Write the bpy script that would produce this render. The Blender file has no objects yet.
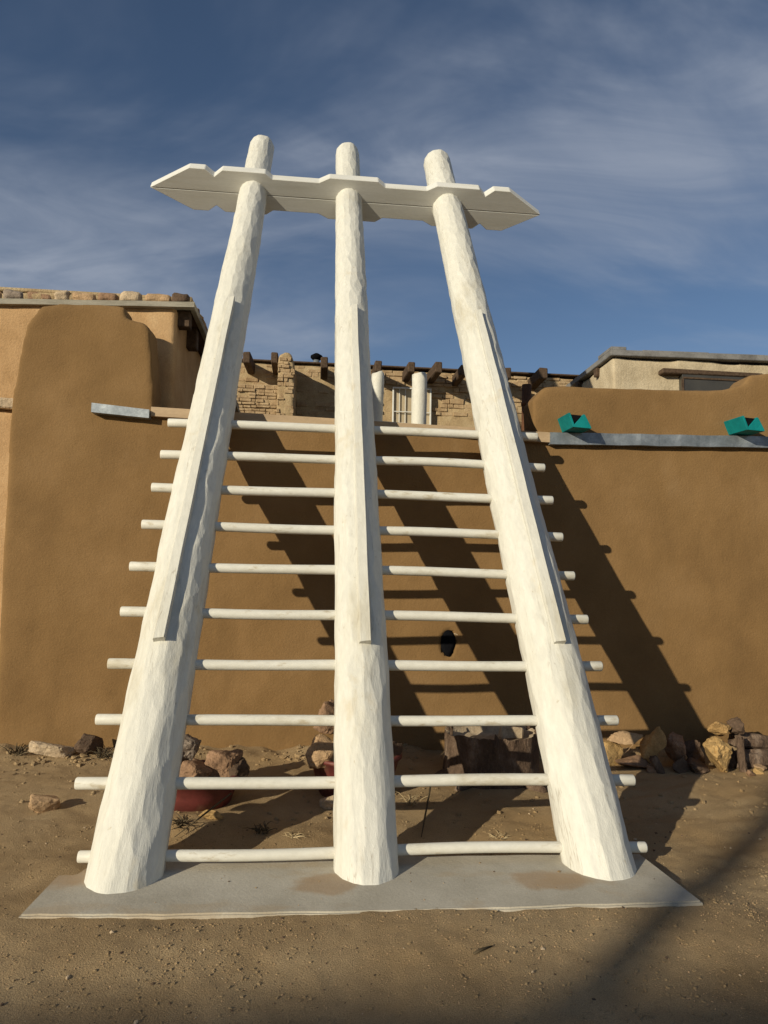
import bpy, bmesh, math, random
import numpy as np
from mathutils import Vector, Matrix, noise

random.seed(7)
rng = np.random.default_rng(7)
scene = bpy.context.scene
COL = scene.collection
rad = math.radians

# ------------------------------------------------------------------ camera
psi, th, ro, FPX = -0.1011, 0.0961, 0.0179, 710.0
r0 = Vector((math.cos(psi), math.sin(psi), 0)); fh = Vector((-math.sin(psi), math.cos(psi), 0))
fwd = math.cos(th) * fh + Vector((0, 0, math.sin(th)))
up0 = -math.sin(th) * fh + Vector((0, 0, math.cos(th)))
cr = math.cos(ro) * r0 + math.sin(ro) * up0
cu = -math.sin(ro) * r0 + math.cos(ro) * up0
cam = bpy.data.cameras.new('camera'); camo = bpy.data.objects.new('camera', cam); COL.objects.link(camo)
cam.sensor_fit = 'VERTICAL'; cam.sensor_height = 32.0; cam.lens = FPX * 32.0 / 1024.0
cam.clip_start = 0.05; cam.clip_end = 3000
M = Matrix.Identity(4)
for i in range(3):
    M[i][0] = cr[i]; M[i][1] = cu[i]; M[i][2] = -fwd[i]
M[2][3] = 1.55
camo.matrix_world = M
scene.camera = camo
scene.render.resolution_x = 768; scene.render.resolution_y = 1024

# ------------------------------------------------------------------ sky and sun
SUN_AZ, SUN_EL = 0.8234, 0.3189          # direction the light travels: azimuth from +Y towards +X, elevation
D = Vector((math.sin(SUN_AZ) * math.cos(SUN_EL), math.cos(SUN_AZ) * math.cos(SUN_EL), -math.sin(SUN_EL)))
sun = bpy.data.lights.new('sun', 'SUN'); sun.energy = 5.0; sun.angle = rad(0.55); sun.color = (1.0, 0.905, 0.70)
suno = bpy.data.objects.new('sun', sun); COL.objects.link(suno)
suno.rotation_euler = D.to_track_quat('-Z', 'Y').to_euler()
suno.location = (-20, -20, 20)

world = bpy.data.worlds.new('World'); scene.world = world; world.use_nodes = True
nt = world.node_tree; N = nt.nodes; LK = nt.links; N.clear()
def nn(tree, t, **k):
    n = tree.nodes.new(t)
    for a, b in k.items(): setattr(n, a, b)
    return n
wout = nn(nt, 'ShaderNodeOutputWorld'); bg = nn(nt, 'ShaderNodeBackground'); bg.inputs[1].default_value = 0.078
sky = nn(nt, 'ShaderNodeTexSky', sky_type='NISHITA', sun_disc=False)
sky.sun_elevation = SUN_EL; sky.sun_rotation = math.pi + SUN_AZ
sky.air_density = 1.0; sky.dust_density = 0.25; sky.ozone_density = 2.0; sky.altitude = 1900
tc = nn(nt, 'ShaderNodeTexCoord'); sep = nn(nt, 'ShaderNodeSeparateXYZ'); LK.new(tc.outputs['Generated'], sep.inputs[0])
zz = nn(nt, 'ShaderNodeMath', operation='MAXIMUM'); LK.new(sep.outputs[2], zz.inputs[0]); zz.inputs[1].default_value = 0.02
zb = nn(nt, 'ShaderNodeMath', operation='ADD'); LK.new(zz.outputs[0], zb.inputs[0]); zb.inputs[1].default_value = 0.25
dx = nn(nt, 'ShaderNodeMath', operation='DIVIDE'); LK.new(sep.outputs[0], dx.inputs[0]); LK.new(zb.outputs[0], dx.inputs[1])
dy = nn(nt, 'ShaderNodeMath', operation='DIVIDE'); LK.new(sep.outputs[1], dy.inputs[0]); LK.new(zb.outputs[0], dy.inputs[1])
cmb = nn(nt, 'ShaderNodeCombineXYZ'); LK.new(dx.outputs[0], cmb.inputs[0]); LK.new(dy.outputs[0], cmb.inputs[1])
def cloud(rotz, sc, nscale, detail, lo, hi, dist, loc=(0, 0, 0)):
    mp = nn(nt, 'ShaderNodeMapping'); mp.inputs['Rotation'].default_value = (0, 0, rotz); mp.inputs['Scale'].default_value = sc; mp.inputs['Location'].default_value = loc
    LK.new(cmb.outputs[0], mp.inputs[0])
    no = nn(nt, 'ShaderNodeTexNoise'); no.inputs['Scale'].default_value = nscale; no.inputs['Detail'].default_value = detail
    no.inputs['Roughness'].default_value = 0.55; no.inputs['Distortion'].default_value = dist
    LK.new(mp.outputs[0], no.inputs['Vector'])
    mr = nn(nt, 'ShaderNodeMapRange', interpolation_type='SMOOTHSTEP'); mr.inputs[1].default_value = lo; mr.inputs[2].default_value = hi
    LK.new(no.outputs[0], mr.inputs[0]); return mr.outputs[0]
c1 = cloud(rad(-30), (0.8, 1.5, 1), 1.25, 6, 0.36, 0.68, 0.6, (5.2, 3.3, 0))       # broad veils
c2 = cloud(rad(-22), (0.7, 1.9, 1), 3.0, 9, 0.30, 0.78, 0.9, (4.3, 2.7, 0))         # wisps inside them
mul = nn(nt, 'ShaderNodeMath', operation='MULTIPLY'); LK.new(c1, mul.inputs[0]); LK.new(c2, mul.inputs[1])
s1 = nn(nt, 'ShaderNodeMath', operation='MULTIPLY'); LK.new(c1, s1.inputs[0]); s1.inputs[1].default_value = 0.28
s2 = nn(nt, 'ShaderNodeMath', operation='MULTIPLY_ADD'); LK.new(mul.outputs[0], s2.inputs[0]); s2.inputs[1].default_value = 0.50; LK.new(s1.outputs[0], s2.inputs[2])
mx = nn(nt, 'ShaderNodeMix', data_type='RGBA'); LK.new(s2.outputs[0], mx.inputs[0]); LK.new(sky.outputs[0], mx.inputs[6]); mx.inputs[7].default_value = (4.7, 5.2, 6.2, 1)
LK.new(mx.outputs[2], bg.inputs[0]); LK.new(bg.outputs[0], wout.inputs[0])

vs = scene.view_settings
vs.view_transform = 'Standard'; vs.look = 'None'; vs.exposure = 0.0; vs.gamma = 1.0; vs.use_curve_mapping = False

# ------------------------------------------------------------------ materials
MATS = {}
def mat(name, cols, scale=4.0, detail=8, rough=0.9, bump=0.3, bscale=60, bdist=0.01, stretch=(1, 1, 1), spec=0.2, fine=0.25, fscale=70, metallic=0.0, rotx=0.0):
    m = bpy.data.materials.new(name); m.use_nodes = True; t = m.node_tree; b = t.nodes['Principled BSDF']
    tcn = nn(t, 'ShaderNodeTexCoord'); mp = nn(t, 'ShaderNodeMapping'); mp.inputs['Scale'].default_value = stretch
    mr0 = nn(t, 'ShaderNodeMapping'); mr0.inputs['Rotation'].default_value = (rotx, 0, 0)
    t.links.new(tcn.outputs['Object'], mr0.inputs[0]); t.links.new(mr0.outputs[0], mp.inputs[0])
    n1 = nn(t, 'ShaderNodeTexNoise'); n1.inputs['Scale'].default_value = scale; n1.inputs['Detail'].default_value = detail; n1.inputs['Roughness'].default_value = 0.62
    t.links.new(mp.outputs[0], n1.inputs['Vector'])
    rp = nn(t, 'ShaderNodeValToRGB'); el = rp.color_ramp.elements
    while len(el) < len(cols): el.new(0.5)
    for e, (p, c) in zip(el, cols): e.position = p; e.color = (*c, 1)
    t.links.new(n1.outputs[0], rp.inputs[0])
    n2 = nn(t, 'ShaderNodeTexNoise'); n2.inputs['Scale'].default_value = fscale; n2.inputs['Detail'].default_value = 6; n2.inputs['Roughness'].default_value = 0.7
    t.links.new(mp.outputs[0], n2.inputs['Vector'])
    mr = nn(t, 'ShaderNodeMapRange'); mr.inputs[1].default_value = 0.3; mr.inputs[2].default_value = 0.7; mr.inputs[3].default_value = 1 - fine; mr.inputs[4].default_value = 1 + fine * 0.6
    t.links.new(n2.outputs[0], mr.inputs[0])
    vm = nn(t, 'ShaderNodeVectorMath', operation='SCALE'); t.links.new(rp.outputs[0], vm.inputs[0]); t.links.new(mr.outputs[0], vm.inputs['Scale'])
    t.links.new(vm.outputs[0], b.inputs['Base Color'])
    b.inputs['Roughness'].default_value = rough; b.inputs['Specular IOR Level'].default_value = spec; b.inputs['Metallic'].default_value = metallic
    n3 = nn(t, 'ShaderNodeTexNoise'); n3.inputs['Scale'].default_value = bscale; n3.inputs['Detail'].default_value = 8; n3.inputs['Roughness'].default_value = 0.65
    t.links.new(mp.outputs[0], n3.inputs['Vector'])
    bp = nn(t, 'ShaderNodeBump'); bp.inputs['Strength'].default_value = bump; bp.inputs['Distance'].default_value = bdist
    t.links.new(n3.outputs[0], bp.inputs['Height']); t.links.new(bp.outputs[0], b.inputs['Normal'])
    MATS[name] = m; m['vm'] = 0
    return m
def overlay(m, build):
    """put another colour over the base colour where the mask socket returned by build(tree) is high"""
    t = m.node_tree; b = t.nodes['Principled BSDF']; src = b.inputs['Base Color'].links[0].from_socket
    mask, colour = build(t)
    mxn = nn(t, 'ShaderNodeMix', data_type='RGBA'); t.links.new(mask, mxn.inputs[0]); t.links.new(src, mxn.inputs[6]); mxn.inputs[7].default_value = (*colour, 1)
    t.links.new(mxn.outputs[2], b.inputs['Base Color'])
def noise_mask(scale, lo, hi, amount, colour, stretch=(1, 1, 1)):
    def f(t):
        tcn = nn(t, 'ShaderNodeTexCoord'); mp = nn(t, 'ShaderNodeMapping'); mp.inputs['Scale'].default_value = stretch; mp.inputs['Location'].default_value = (3.3, 1.7, 0.4)
        t.links.new(tcn.outputs['Object'], mp.inputs[0])
        n = nn(t, 'ShaderNodeTexNoise'); n.inputs['Scale'].default_value = scale; n.inputs['Detail'].default_value = 8; n.inputs['Roughness'].default_value = 0.6
        t.links.new(mp.outputs[0], n.inputs['Vector'])
        r = nn(t, 'ShaderNodeMapRange', interpolation_type='SMOOTHSTEP'); r.inputs[1].default_value = lo; r.inputs[2].default_value = hi; r.inputs[4].default_value = amount
        t.links.new(n.outputs[0], r.inputs[0]); return r.outputs[0], colour
    return f

m_dirt = mat('dirt', [(0.30, (0.27, 0.182, 0.092)), (0.50, (0.365, 0.256, 0.138)), (0.70, (0.45, 0.33, 0.19))], scale=1.3, bump=1.0, bscale=150, bdist=0.011, fine=0.5, fscale=230)
overlay(m_dirt, noise_mask(0.9, 0.52, 0.66, 0.5, (0.38, 0.25, 0.12)))
m_adobe = mat('brown_mud_plaster', [(0.30, (0.166, 0.096, 0.038)), (0.5, (0.200, 0.117, 0.047)), (0.72, (0.232, 0.139, 0.060))], scale=1.6, bump=0.5, bscale=55, bdist=0.010, fine=0.16, fscale=130)
overlay(m_adobe, noise_mask(2.2, 0.58, 0.75, 0.35, (0.25, 0.16, 0.080), (1, 1, 0.7)))
overlay(m_adobe, noise_mask(1.1, 0.56, 0.70, 0.30, (0.128, 0.075, 0.030), (2.2, 2.2, 0.45)))
m_tan = mat('tan_mud_plaster', [(0.3, (0.37, 0.225, 0.105)), (0.5, (0.46, 0.29, 0.145)), (0.7, (0.53, 0.36, 0.195))], scale=3, bump=0.5, bscale=50, bdist=0.012, fine=0.2, fscale=90)
PR = math.pi / 2 - 0.9402                      # turns the grain along the leaning poles
def cracks(t):
    tcn = nn(t, 'ShaderNodeTexCoord'); mr0 = nn(t, 'ShaderNodeMapping'); mr0.inputs['Rotation'].default_value = (PR, 0, 0); t.links.new(tcn.outputs['Object'], mr0.inputs[0])
    mp = nn(t, 'ShaderNodeMapping'); mp.inputs['Scale'].default_value = (1, 1, 0.07); t.links.new(mr0.outputs[0], mp.inputs[0])
    n = nn(t, 'ShaderNodeTexNoise'); n.inputs['Scale'].default_value = 13; n.inputs['Detail'].default_value = 5; t.links.new(mp.outputs[0], n.inputs['Vector'])
    d = nn(t, 'ShaderNodeMath', operation='SUBTRACT'); t.links.new(n.outputs[0], d.inputs[0]); d.inputs[1].default_value = 0.5
    a = nn(t, 'ShaderNodeMath', operation='ABSOLUTE'); t.links.new(d.outputs[0], a.inputs[0])
    r = nn(t, 'ShaderNodeMapRange'); r.inputs[1].default_value = 0.009; r.inputs[2].default_value = 0.002; t.links.new(a.outputs[0], r.inputs[0])
    n2 = nn(t, 'ShaderNodeTexNoise'); n2.inputs['Scale'].default_value = 1.7; t.links.new(mr0.outputs[0], n2.inputs['Vector'])
    r2 = nn(t, 'ShaderNodeMapRange'); r2.inputs[1].default_value = 0.52; r2.inputs[2].default_value = 0.62; r2.inputs[4].default_value = 0.45; t.links.new(n2.outputs[0], r2.inputs[0])
    m = nn(t, 'ShaderNodeMath', operation='MULTIPLY'); t.links.new(r.outputs[0], m.inputs[0]); t.links.new(r2.outputs[0], m.inputs[1])
    return m.outputs[0], (0.24, 0.19, 0.13)
def paint_mat(name, k):
    c = lambda v: tuple(x * k for x in v)
    m = mat(name, [(0.28, c((0.47, 0.43, 0.335))), (0.42, c((0.60, 0.58, 0.51))), (0.7, c((0.635, 0.62, 0.56)))], scale=3.0, rough=0.62, bump=0.45, bscale=42, bdist=0.010, stretch=(1, 1, 0.30), fine=0.10, fscale=38, spec=0.3, rotx=PR)
    overlay(m, noise_mask(6, 0.60, 0.76, 0.40, (0.47, 0.37, 0.21), (1, 0.6, 0.45)))
    overlay(m, noise_mask(26, 0.66, 0.72, 0.5, (0.40, 0.33, 0.22), (1, 1, 0.7)))
    overlay(m, cracks)
    return m
m_paint = paint_mat('white_paint_on_log', 1.0)
m_batten = paint_mat('greyer_paint_on_batten', 0.92)
m_rung = mat('white_paint_on_rung', [(0.27, (0.47, 0.42, 0.32)), (0.42, (0.60, 0.575, 0.50)), (0.7, (0.635, 0.615, 0.55))], scale=5, rough=0.55, bump=0.15, bscale=30, bdist=0.006, stretch=(0.5, 1, 1), fine=0.08, fscale=40, spec=0.3)
overlay(m_rung, noise_mask(9, 0.58, 0.70, 0.65, (0.36, 0.29, 0.18), (0.7, 2, 2)))
m_board = mat('white_paint_on_plank', [(0.3, (0.57, 0.555, 0.50)), (0.6, (0.64, 0.63, 0.59))], scale=3, rough=0.6, bump=0.12, bscale=18, bdist=0.006, stretch=(0.4, 3, 3), fine=0.07, fscale=40, spec=0.3)
m_conc = mat('concrete', [(0.3, (0.36, 0.325, 0.26)), (0.55, (0.455, 0.415, 0.34)), (0.75, (0.53, 0.49, 0.41))], scale=2.6, rough=0.85, bump=0.35, bscale=55, bdist=0.006, fine=0.15, fscale=120)
overlay(m_conc, noise_mask(2.0, 0.54, 0.66, 0.45, (0.38, 0.29, 0.185), (1, 1.8, 1)))
m_metal = mat('galvanised_flashing', [(0.3, (0.13, 0.15, 0.17)), (0.55, (0.25, 0.275, 0.30)), (0.75, (0.42, 0.45, 0.47))], scale=7, rough=0.5, bump=0.15, bscale=20, metallic=0.55, spec=0.5, fine=0.15)
m_teal = mat('teal_paint', [(0.3, (0.0, 0.14, 0.145)), (0.6, (0.004, 0.20, 0.20))], scale=8, rough=0.6, bump=0.1, bscale=40, fine=0.1)
m_cap = mat('beige_board', [(0.3, (0.33, 0.235, 0.145)), (0.6, (0.43, 0.315, 0.20))], scale=4, rough=0.85, bump=0.2, bscale=30, stretch=(0.4, 2, 2), fine=0.12)
m_viga = mat('dark_weathered_beam', [(0.3, (0.045, 0.028, 0.018)), (0.6, (0.10, 0.066, 0.043))], scale=8, rough=0.9, bump=0.4, bscale=30, stretch=(4, 0.6, 4), fine=0.3)
m_brick = mat('tan_stone_masonry', [(0.25, (0.22, 0.14, 0.075)), (0.5, (0.38, 0.265, 0.15)), (0.75, (0.48, 0.36, 0.22))], scale=7, bump=0.6, bscale=40, bdist=0.02, fine=0.3, fscale=60)
m_mortar = mat('mud_mortar', [(0.3, (0.28, 0.195, 0.105)), (0.5, (0.39, 0.285, 0.16)), (0.7, (0.46, 0.36, 0.22))], scale=4, bump=0.7, bscale=35, bdist=0.02, fine=0.3, fscale=60)
m_stucco = mat('pale_stucco', [(0.3, (0.36, 0.29, 0.19)), (0.5, (0.46, 0.38, 0.26)), (0.7, (0.52, 0.44, 0.31))], scale=3, bump=0.6, bscale=26, bdist=0.02, fine=0.2, fscale=60)
m_roof = mat('grey_roofing', [(0.3, (0.11, 0.105, 0.10)), (0.6, (0.21, 0.205, 0.20))], scale=6, rough=0.8, bump=0.2, bscale=30, fine=0.2)
m_fascia = mat('grey_fascia_board', [(0.3, (0.20, 0.18, 0.14)), (0.6, (0.34, 0.31, 0.25))], scale=6, rough=0.85, bump=0.3, bscale=40, stretch=(0.4, 1, 3), fine=0.2)
m_glass = mat('dark_window_glass', [(0.3, (0.03, 0.028, 0.024)), (0.7, (0.06, 0.055, 0.045))], scale=2, rough=0.15, bump=0.0, spec=0.5, fine=0.05)
m_curtain = mat('tan_window_blind', [(0.3, (0.36, 0.29, 0.19)), (0.7, (0.45, 0.37, 0.25))], scale=4, rough=0.6, bump=0.1, fine=0.1)
m_rust = mat('rusty_pipe', [(0.3, (0.05, 0.022, 0.012)), (0.6, (0.13, 0.06, 0.03))], scale=9, rough=0.8, bump=0.3, fine=0.3)
m_black = mat('black_plastic_and_shade', [(0.3, (0.004, 0.004, 0.005)), (0.7, (0.010, 0.010, 0.012))], scale=6, rough=1.0, bump=0.3, fine=0.1, spec=0.0)  # also the painted-in shade of the spout channels and drain hole
m_red = mat('faded_red_plastic', [(0.3, (0.095, 0.022, 0.019)), (0.6, (0.15, 0.033, 0.028))], scale=5, rough=0.55, bump=0.1, fine=0.2, fscale=30, spec=0.4)
overlay(m_red, noise_mask(5, 0.48, 0.68, 0.6, (0.25, 0.15, 0.09)))
m_bark = mat('dark_bark', [(0.3, (0.05, 0.032, 0.022)), (0.55, (0.14, 0.092, 0.062)), (0.72, (0.30, 0.22, 0.16))], scale=6, bump=1.0, bscale=20, bdist=0.04, stretch=(1.3, 1.3, 0.7), fine=0.3)
m_cut = mat('weathered_cut_wood', [(0.3, (0.26, 0.19, 0.12)), (0.6, (0.45, 0.36, 0.25))], scale=9, bump=0.6, bscale=40, fine=0.25)
m_weed = mat('dry_dark_weed', [(0.3, (0.05, 0.038, 0.022)), (0.6, (0.105, 0.078, 0.045))], scale=9, bump=0.1, fine=0.2)
m_straw = mat('dry_straw', [(0.3, (0.26, 0.19, 0.10)), (0.6, (0.40, 0.31, 0.18))], scale=9, bump=0.1, fine=0.2)
def stone_mat(name, c, var=0.35):
    lo = tuple(x * (1 - var) for x in c); hi = tuple(min(1, x * (1 + var)) for x in c)
    return mat(name, [(0.28, lo), (0.5, c), (0.72, hi)], scale=9, bump=0.8, bscale=26, bdist=0.02, fine=0.3, fscale=80)
m_s_tan = stone_mat('tan_stone', (0.40, 0.265, 0.15))
m_s_yel = stone_mat('ochre_stone', (0.41, 0.265, 0.11))
m_s_och = stone_mat('dull_ochre_stone', (0.40, 0.25, 0.105))
m_s_red = stone_mat('reddish_stone', (0.27, 0.165, 0.10))
m_s_dark = stone_mat('dark_stone', (0.11, 0.072, 0.048))
m_s_pale = stone_mat('pale_stone', (0.47, 0.36, 0.24))
m_s_grey = stone_mat('grey_stone', (0.25, 0.20, 0.16))

# ------------------------------------------------------------------ object helpers
def props(o, label=None, cat=None, group=None, kind=None):
    if label: o['label'] = label
    if cat: o['category'] = cat
    if group: o['group'] = group
    if kind: o['kind'] = kind
    return o
def empty(name, loc, label, cat, group=None):
    o = bpy.data.objects.new(name, None); COL.objects.link(o); o.location = loc; o.empty_display_size = 0.2
    return props(o, label, cat, group)
def link_mesh(name, me, m, parent=None, smooth=True):
    if m is not None: me.materials.clear(); me.materials.append(m)
    if smooth: me.polygons.foreach_set('use_smooth', [True] * len(me.polygons))
    o = bpy.data.objects.new(name, me); COL.objects.link(o)
    if parent is not None:
        base = parent
        off = Vector(parent.location)
        if parent.parent: off = off + Vector(parent.parent.location)
        me.transform(Matrix.Translation(-off))
        o.parent = parent
    return o
def from_bm(name, bm, m, parent=None, smooth=False):
    me = bpy.data.meshes.new(name); bm.normal_update(); bm.to_mesh(me); bm.free()
    return link_mesh(name, me, m, parent, smooth)
def from_data(name, v, f, m, parent=None, smooth=True):
    me = bpy.data.meshes.new(name); me.from_pydata([tuple(map(float, p)) for p in v], [], f); me.update()
    return link_mesh(name, me, m, parent, smooth)
def base_at(o, loc):
    """move a single mesh object's origin to loc, geometry unchanged"""
    o.data.transform(Matrix.Translation(-Vector(loc))); o.location = loc; return o
def add_box(bm, p0, p1, bev=0.006, jit=0.0, rot=None):
    c = [(a + b) / 2 for a, b in zip(p0, p1)]; s = [abs(b - a) for a, b in zip(p0, p1)]
    vs_ = bmesh.ops.create_cube(bm, size=1)['verts']
    for v in vs_:
        v.co = Vector((v.co.x * s[0], v.co.y * s[1], v.co.z * s[2]))
        if jit: v.co += Vector((random.uniform(-jit, jit), random.uniform(-jit, jit), random.uniform(-jit, jit)))
        if rot is not None: v.co = rot @ v.co
        v.co += Vector(c)
    if bev:
        es = list({e for v in vs_ for e in v.link_edges})
        bmesh.ops.bevel(bm, geom=es, offset=bev, segments=1, affect='EDGES')
def box(name, p0, p1, m, parent=None, bev=0.006, jit=0.0, rot=None):
    bm = bmesh.new(); add_box(bm, p0, p1, bev, jit, rot); return from_bm(name, bm, m, parent)
def ring_tube(path, radii, seg=14, cap=True):
    """tube along a list of points; returns verts, faces"""
    P_ = [Vector(p) for p in path]; V = []; F = []
    prev = None
    for i, p in enumerate(P_):
        t = (P_[min(i + 1, len(P_) - 1)] - P_[max(i - 1, 0)]).normalized()
        a = Vector((0, 0, 1)) if abs(t.z) < 0.9 else Vector((0, 1, 0))
        e1 = t.cross(a).normalized() if prev is None else (prev - t * prev.dot(t)).normalized()
        prev = e1; e2 = t.cross(e1)
        r = radii[i] if hasattr(radii, '__len__') else radii
        for k in range(seg):
            an = 2 * math.pi * k / seg; V.append(p + e1 * (r * math.cos(an)) + e2 * (r * math.sin(an)))
    n = len(P_)
    for i in range(n - 1):
        for k in range(seg):
            a = i * seg + k; b = i * seg + (k + 1) % seg
            F.append((a, b, b + seg, a + seg))
    if cap:
        F.append(tuple(reversed(range(seg)))); F.append(tuple((n - 1) * seg + k for k in range(seg)))
    return V, F
def tube(name, path, radii, m, parent=None, seg=14, smooth=True):
    V, F = ring_tube(path, radii, seg)
    return from_data(name, V, F, m, parent, smooth)
def evaluated(bm, mods):
    me = bpy.data.meshes.new('tmp'); bm.to_mesh(me); bm.free()
    o = bpy.data.objects.new('tmp', me); COL.objects.link(o)
    for t, kw in mods:
        md = o.modifiers.new(t, t)
        for a, b in kw.items(): setattr(md, a, b)
    dg = bpy.context.evaluated_depsgraph_get(); dg.update()
    new = bpy.data.meshes.new_from_object(o.evaluated_get(dg))
    bpy.data.objects.remove(o); bpy.data.meshes.remove(me)
    return new
def solid_outline(pts, y0, y1, yslope=0.0):
    """bmesh solid: outline in X/Z, from depth y0 to y1 (plus yslope*X)"""
    bm = bmesh.new()
    a = [bm.verts.new((x, y0 + yslope * x, z)) for x, z in pts]; b = [bm.verts.new((x, y1 + yslope * x, z)) for x, z in pts]
    bm.faces.new(a); bm.faces.new(list(reversed(b))); n = len(pts)
    for i in range(n): bm.faces.new((a[i], b[i], b[(i + 1) % n], a[(i + 1) % n]))
    bmesh.ops.recalc_face_normals(bm, faces=bm.faces); return bm
def adobe(name, bm, m, parent, voxel=0.035, soft=10, amp=0.02, after=None):
    me = evaluated(bm, [('REMESH', dict(mode='VOXEL', voxel_size=voxel)), ('SMOOTH', dict(factor=0.5, iterations=soft))])
    n = len(me.vertices); co = np.empty(n * 3); me.vertices.foreach_get('co', co); co = co.reshape(-1, 3)
    no = np.empty(n * 3); me.vertices.foreach_get('normal', no); no = no.reshape(-1, 3)
    d = np.array([noise.noise(Vector(p) * 1.4) * 1.0 + noise.noise(Vector(p) * 4.5) * 0.35 + noise.noise(Vector(p) * 13) * 0.12 for p in co]) * amp
    co = co + no * d[:, None]
    if after is not None: co = after(co)
    me.vertices.foreach_set('co', co.ravel()); me.update()
    return link_mesh(name, me, m, parent, True)
def rock_mesh(size, seed, rough=0.05, npts=16, sub=2, flat=1.0):
    r = random.Random(seed); bm = bmesh.new()
    for _ in range(npts):
        v = Vector((r.gauss(0, 1), r.gauss(0, 1), r.gauss(0, 1))).normalized() * r.uniform(0.85, 1.0)
        bm.verts.new((v.x, v.y, max(-0.75, v.z * flat)))
    res = bmesh.ops.convex_hull(bm, input=bm.verts)
    bmesh.ops.delete(bm, geom=[g for g in res['geom_interior'] if isinstance(g, bmesh.types.BMVert)], context='VERTS')
    bmesh.ops.bevel(bm, geom=list(bm.edges), offset=0.05, segments=1, affect='EDGES')
    bmesh.ops.triangulate(bm, faces=bm.faces)
    for _ in range(sub): bmesh.ops.subdivide_edges(bm, edges=bm.edges, cuts=1, use_grid_fill=True)
    o = Vector((r.uniform(0, 50), r.uniform(0, 50), r.uniform(0, 50)))
    for v in bm.verts:
        v.co *= 1 + rough * (noise.noise(v.co * 2.3 + o) + 0.5 * noise.noise(v.co * 6 + o) + 0.3 * noise.noise(v.co * 13 + o))
        v.co = Vector((v.co.x * size[0] / 2, v.co.y * size[1] / 2, v.co.z * size[2] / 2))
    return bm
def rock(loc, size, m, label, seed, rotz=0, tilt=0, rough=0.13, npts=16, group=None, name='stone', cat='stone', sub=3):
    bm = rock_mesh(size, seed, rough, npts, sub)
    R_ = Matrix.Rotation(rotz, 3, 'Z') @ Matrix.Rotation(tilt, 3, 'Y')
    for v in bm.verts: v.co = R_ @ v.co
    lo = min(v.co.z for v in bm.verts)
    for v in bm.verts: v.co.z -= lo
    o = from_bm(name, bm, m); o.location = loc
    for p in o.data.polygons: p.use_smooth = True
    o.data.set_sharp_from_angle(angle=rad(32))
    return props(o, label, cat, group)

# ------------------------------------------------------------------ ground
def sstep(a, b, x):
    t = min(1.0, max(0.0, (x - a) / (b - a))); return t * t * (3 - 2 * t)
def gz(x, y):
    z = 0.018 + 0.082 * sstep(3.85, 5.6, y) * (1 - sstep(7, 12, y))
    p = Vector((x, y, 0))
    z += (0.05 + 0.05 * noise.noise(p * 2.3) + 0.03 * noise.noise(p * 6)) * sstep(5.65, 6.2, y) * (1 - sstep(6.3, 7, y))
    z += 0.018 * noise.noise(p * 0.9 + Vector((4, 2, 0)))
    z += 0.036 * sstep(2.7, 3.3, y) * (1 - sstep(3.5, 3.8, y)) * sstep(-1.9, -1.2, x) * (1 - sstep(1.9, 2.3, x)) + 0.006 * noise.noise(p * 3)
    # loose sand drifted against the back left end of the pad
    z += 0.062 * math.exp(-(((x + 1.18) / 0.17) ** 2 + ((y - 3.90) / 0.20) ** 2))
    z += 0.05 * math.exp(-(((x + 0.72) / 0.22) ** 2 + ((y - 4.58) / 0.16) ** 2))
    z += 0.03 * math.exp(-(((x + 0.1) / 0.3) ** 2 + ((y - 4.35) / 0.16) ** 2))
    return z
def cap_pad(x, y, z):
    return min(z, 0.054) if (-0.98 < x < 1.9 and 3.36 < y < 3.93) else z
def gfine(x, y):
    p = Vector((x, y, 0))
    f = 0.010 * noise.noise(p * 3.1) + 0.006 * noise.noise(p * 9) + 0.0045 * noise.noise(p * 21) + 0.003 * abs(noise.noise(p * 45))
    rip = sstep(1.7, 2.4, x) * sstep(3.0, 3.8, y)
    if rip > 0: f += rip * 0.012 * noise.noise(Vector((x * 2.2 + y * 1.2, y * 11 - x * 3.0, 1)))
    # keep the ground under the pad top
    return f
def axis(lo, hi, step, far):
    a = list(np.arange(lo, hi + 1e-6, step)); d = step
    left = []; x = lo
    while x > -far: d *= 1.5; x -= d; left.append(x)
    right = []; x = hi; d = step
    while x < far: d *= 1.5; x += d; right.append(x)
    return list(reversed(left)) + a + right
gx = axis(-3.2, 4.8, 0.024, 900); gy = axis(1.9, 6.4, 0.022, 900)
V = []; F = []
for y in gy:
    for x in gx:
        near = abs(x) < 30 and abs(y) < 30
        V.append((x, y, cap_pad(x, y, gz(x, y) + (gfine(x, y) if (-4 < x < 6 and 1 < y < 7) else 0)) if near else 0.0))
nx = len(gx)
for j in range(len(gy) - 1):
    for i in range(nx - 1):
        a = j * nx + i; F.append((a, a + 1, a + 1 + nx, a + nx))
me = bpy.data.meshes.new('ground'); me.from_pydata(V, [], F); me.update()
ground = link_mesh('ground', me, m_dirt); props(ground, 'dusty brown dirt ground in front of the adobe wall', kind='structure')

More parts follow.
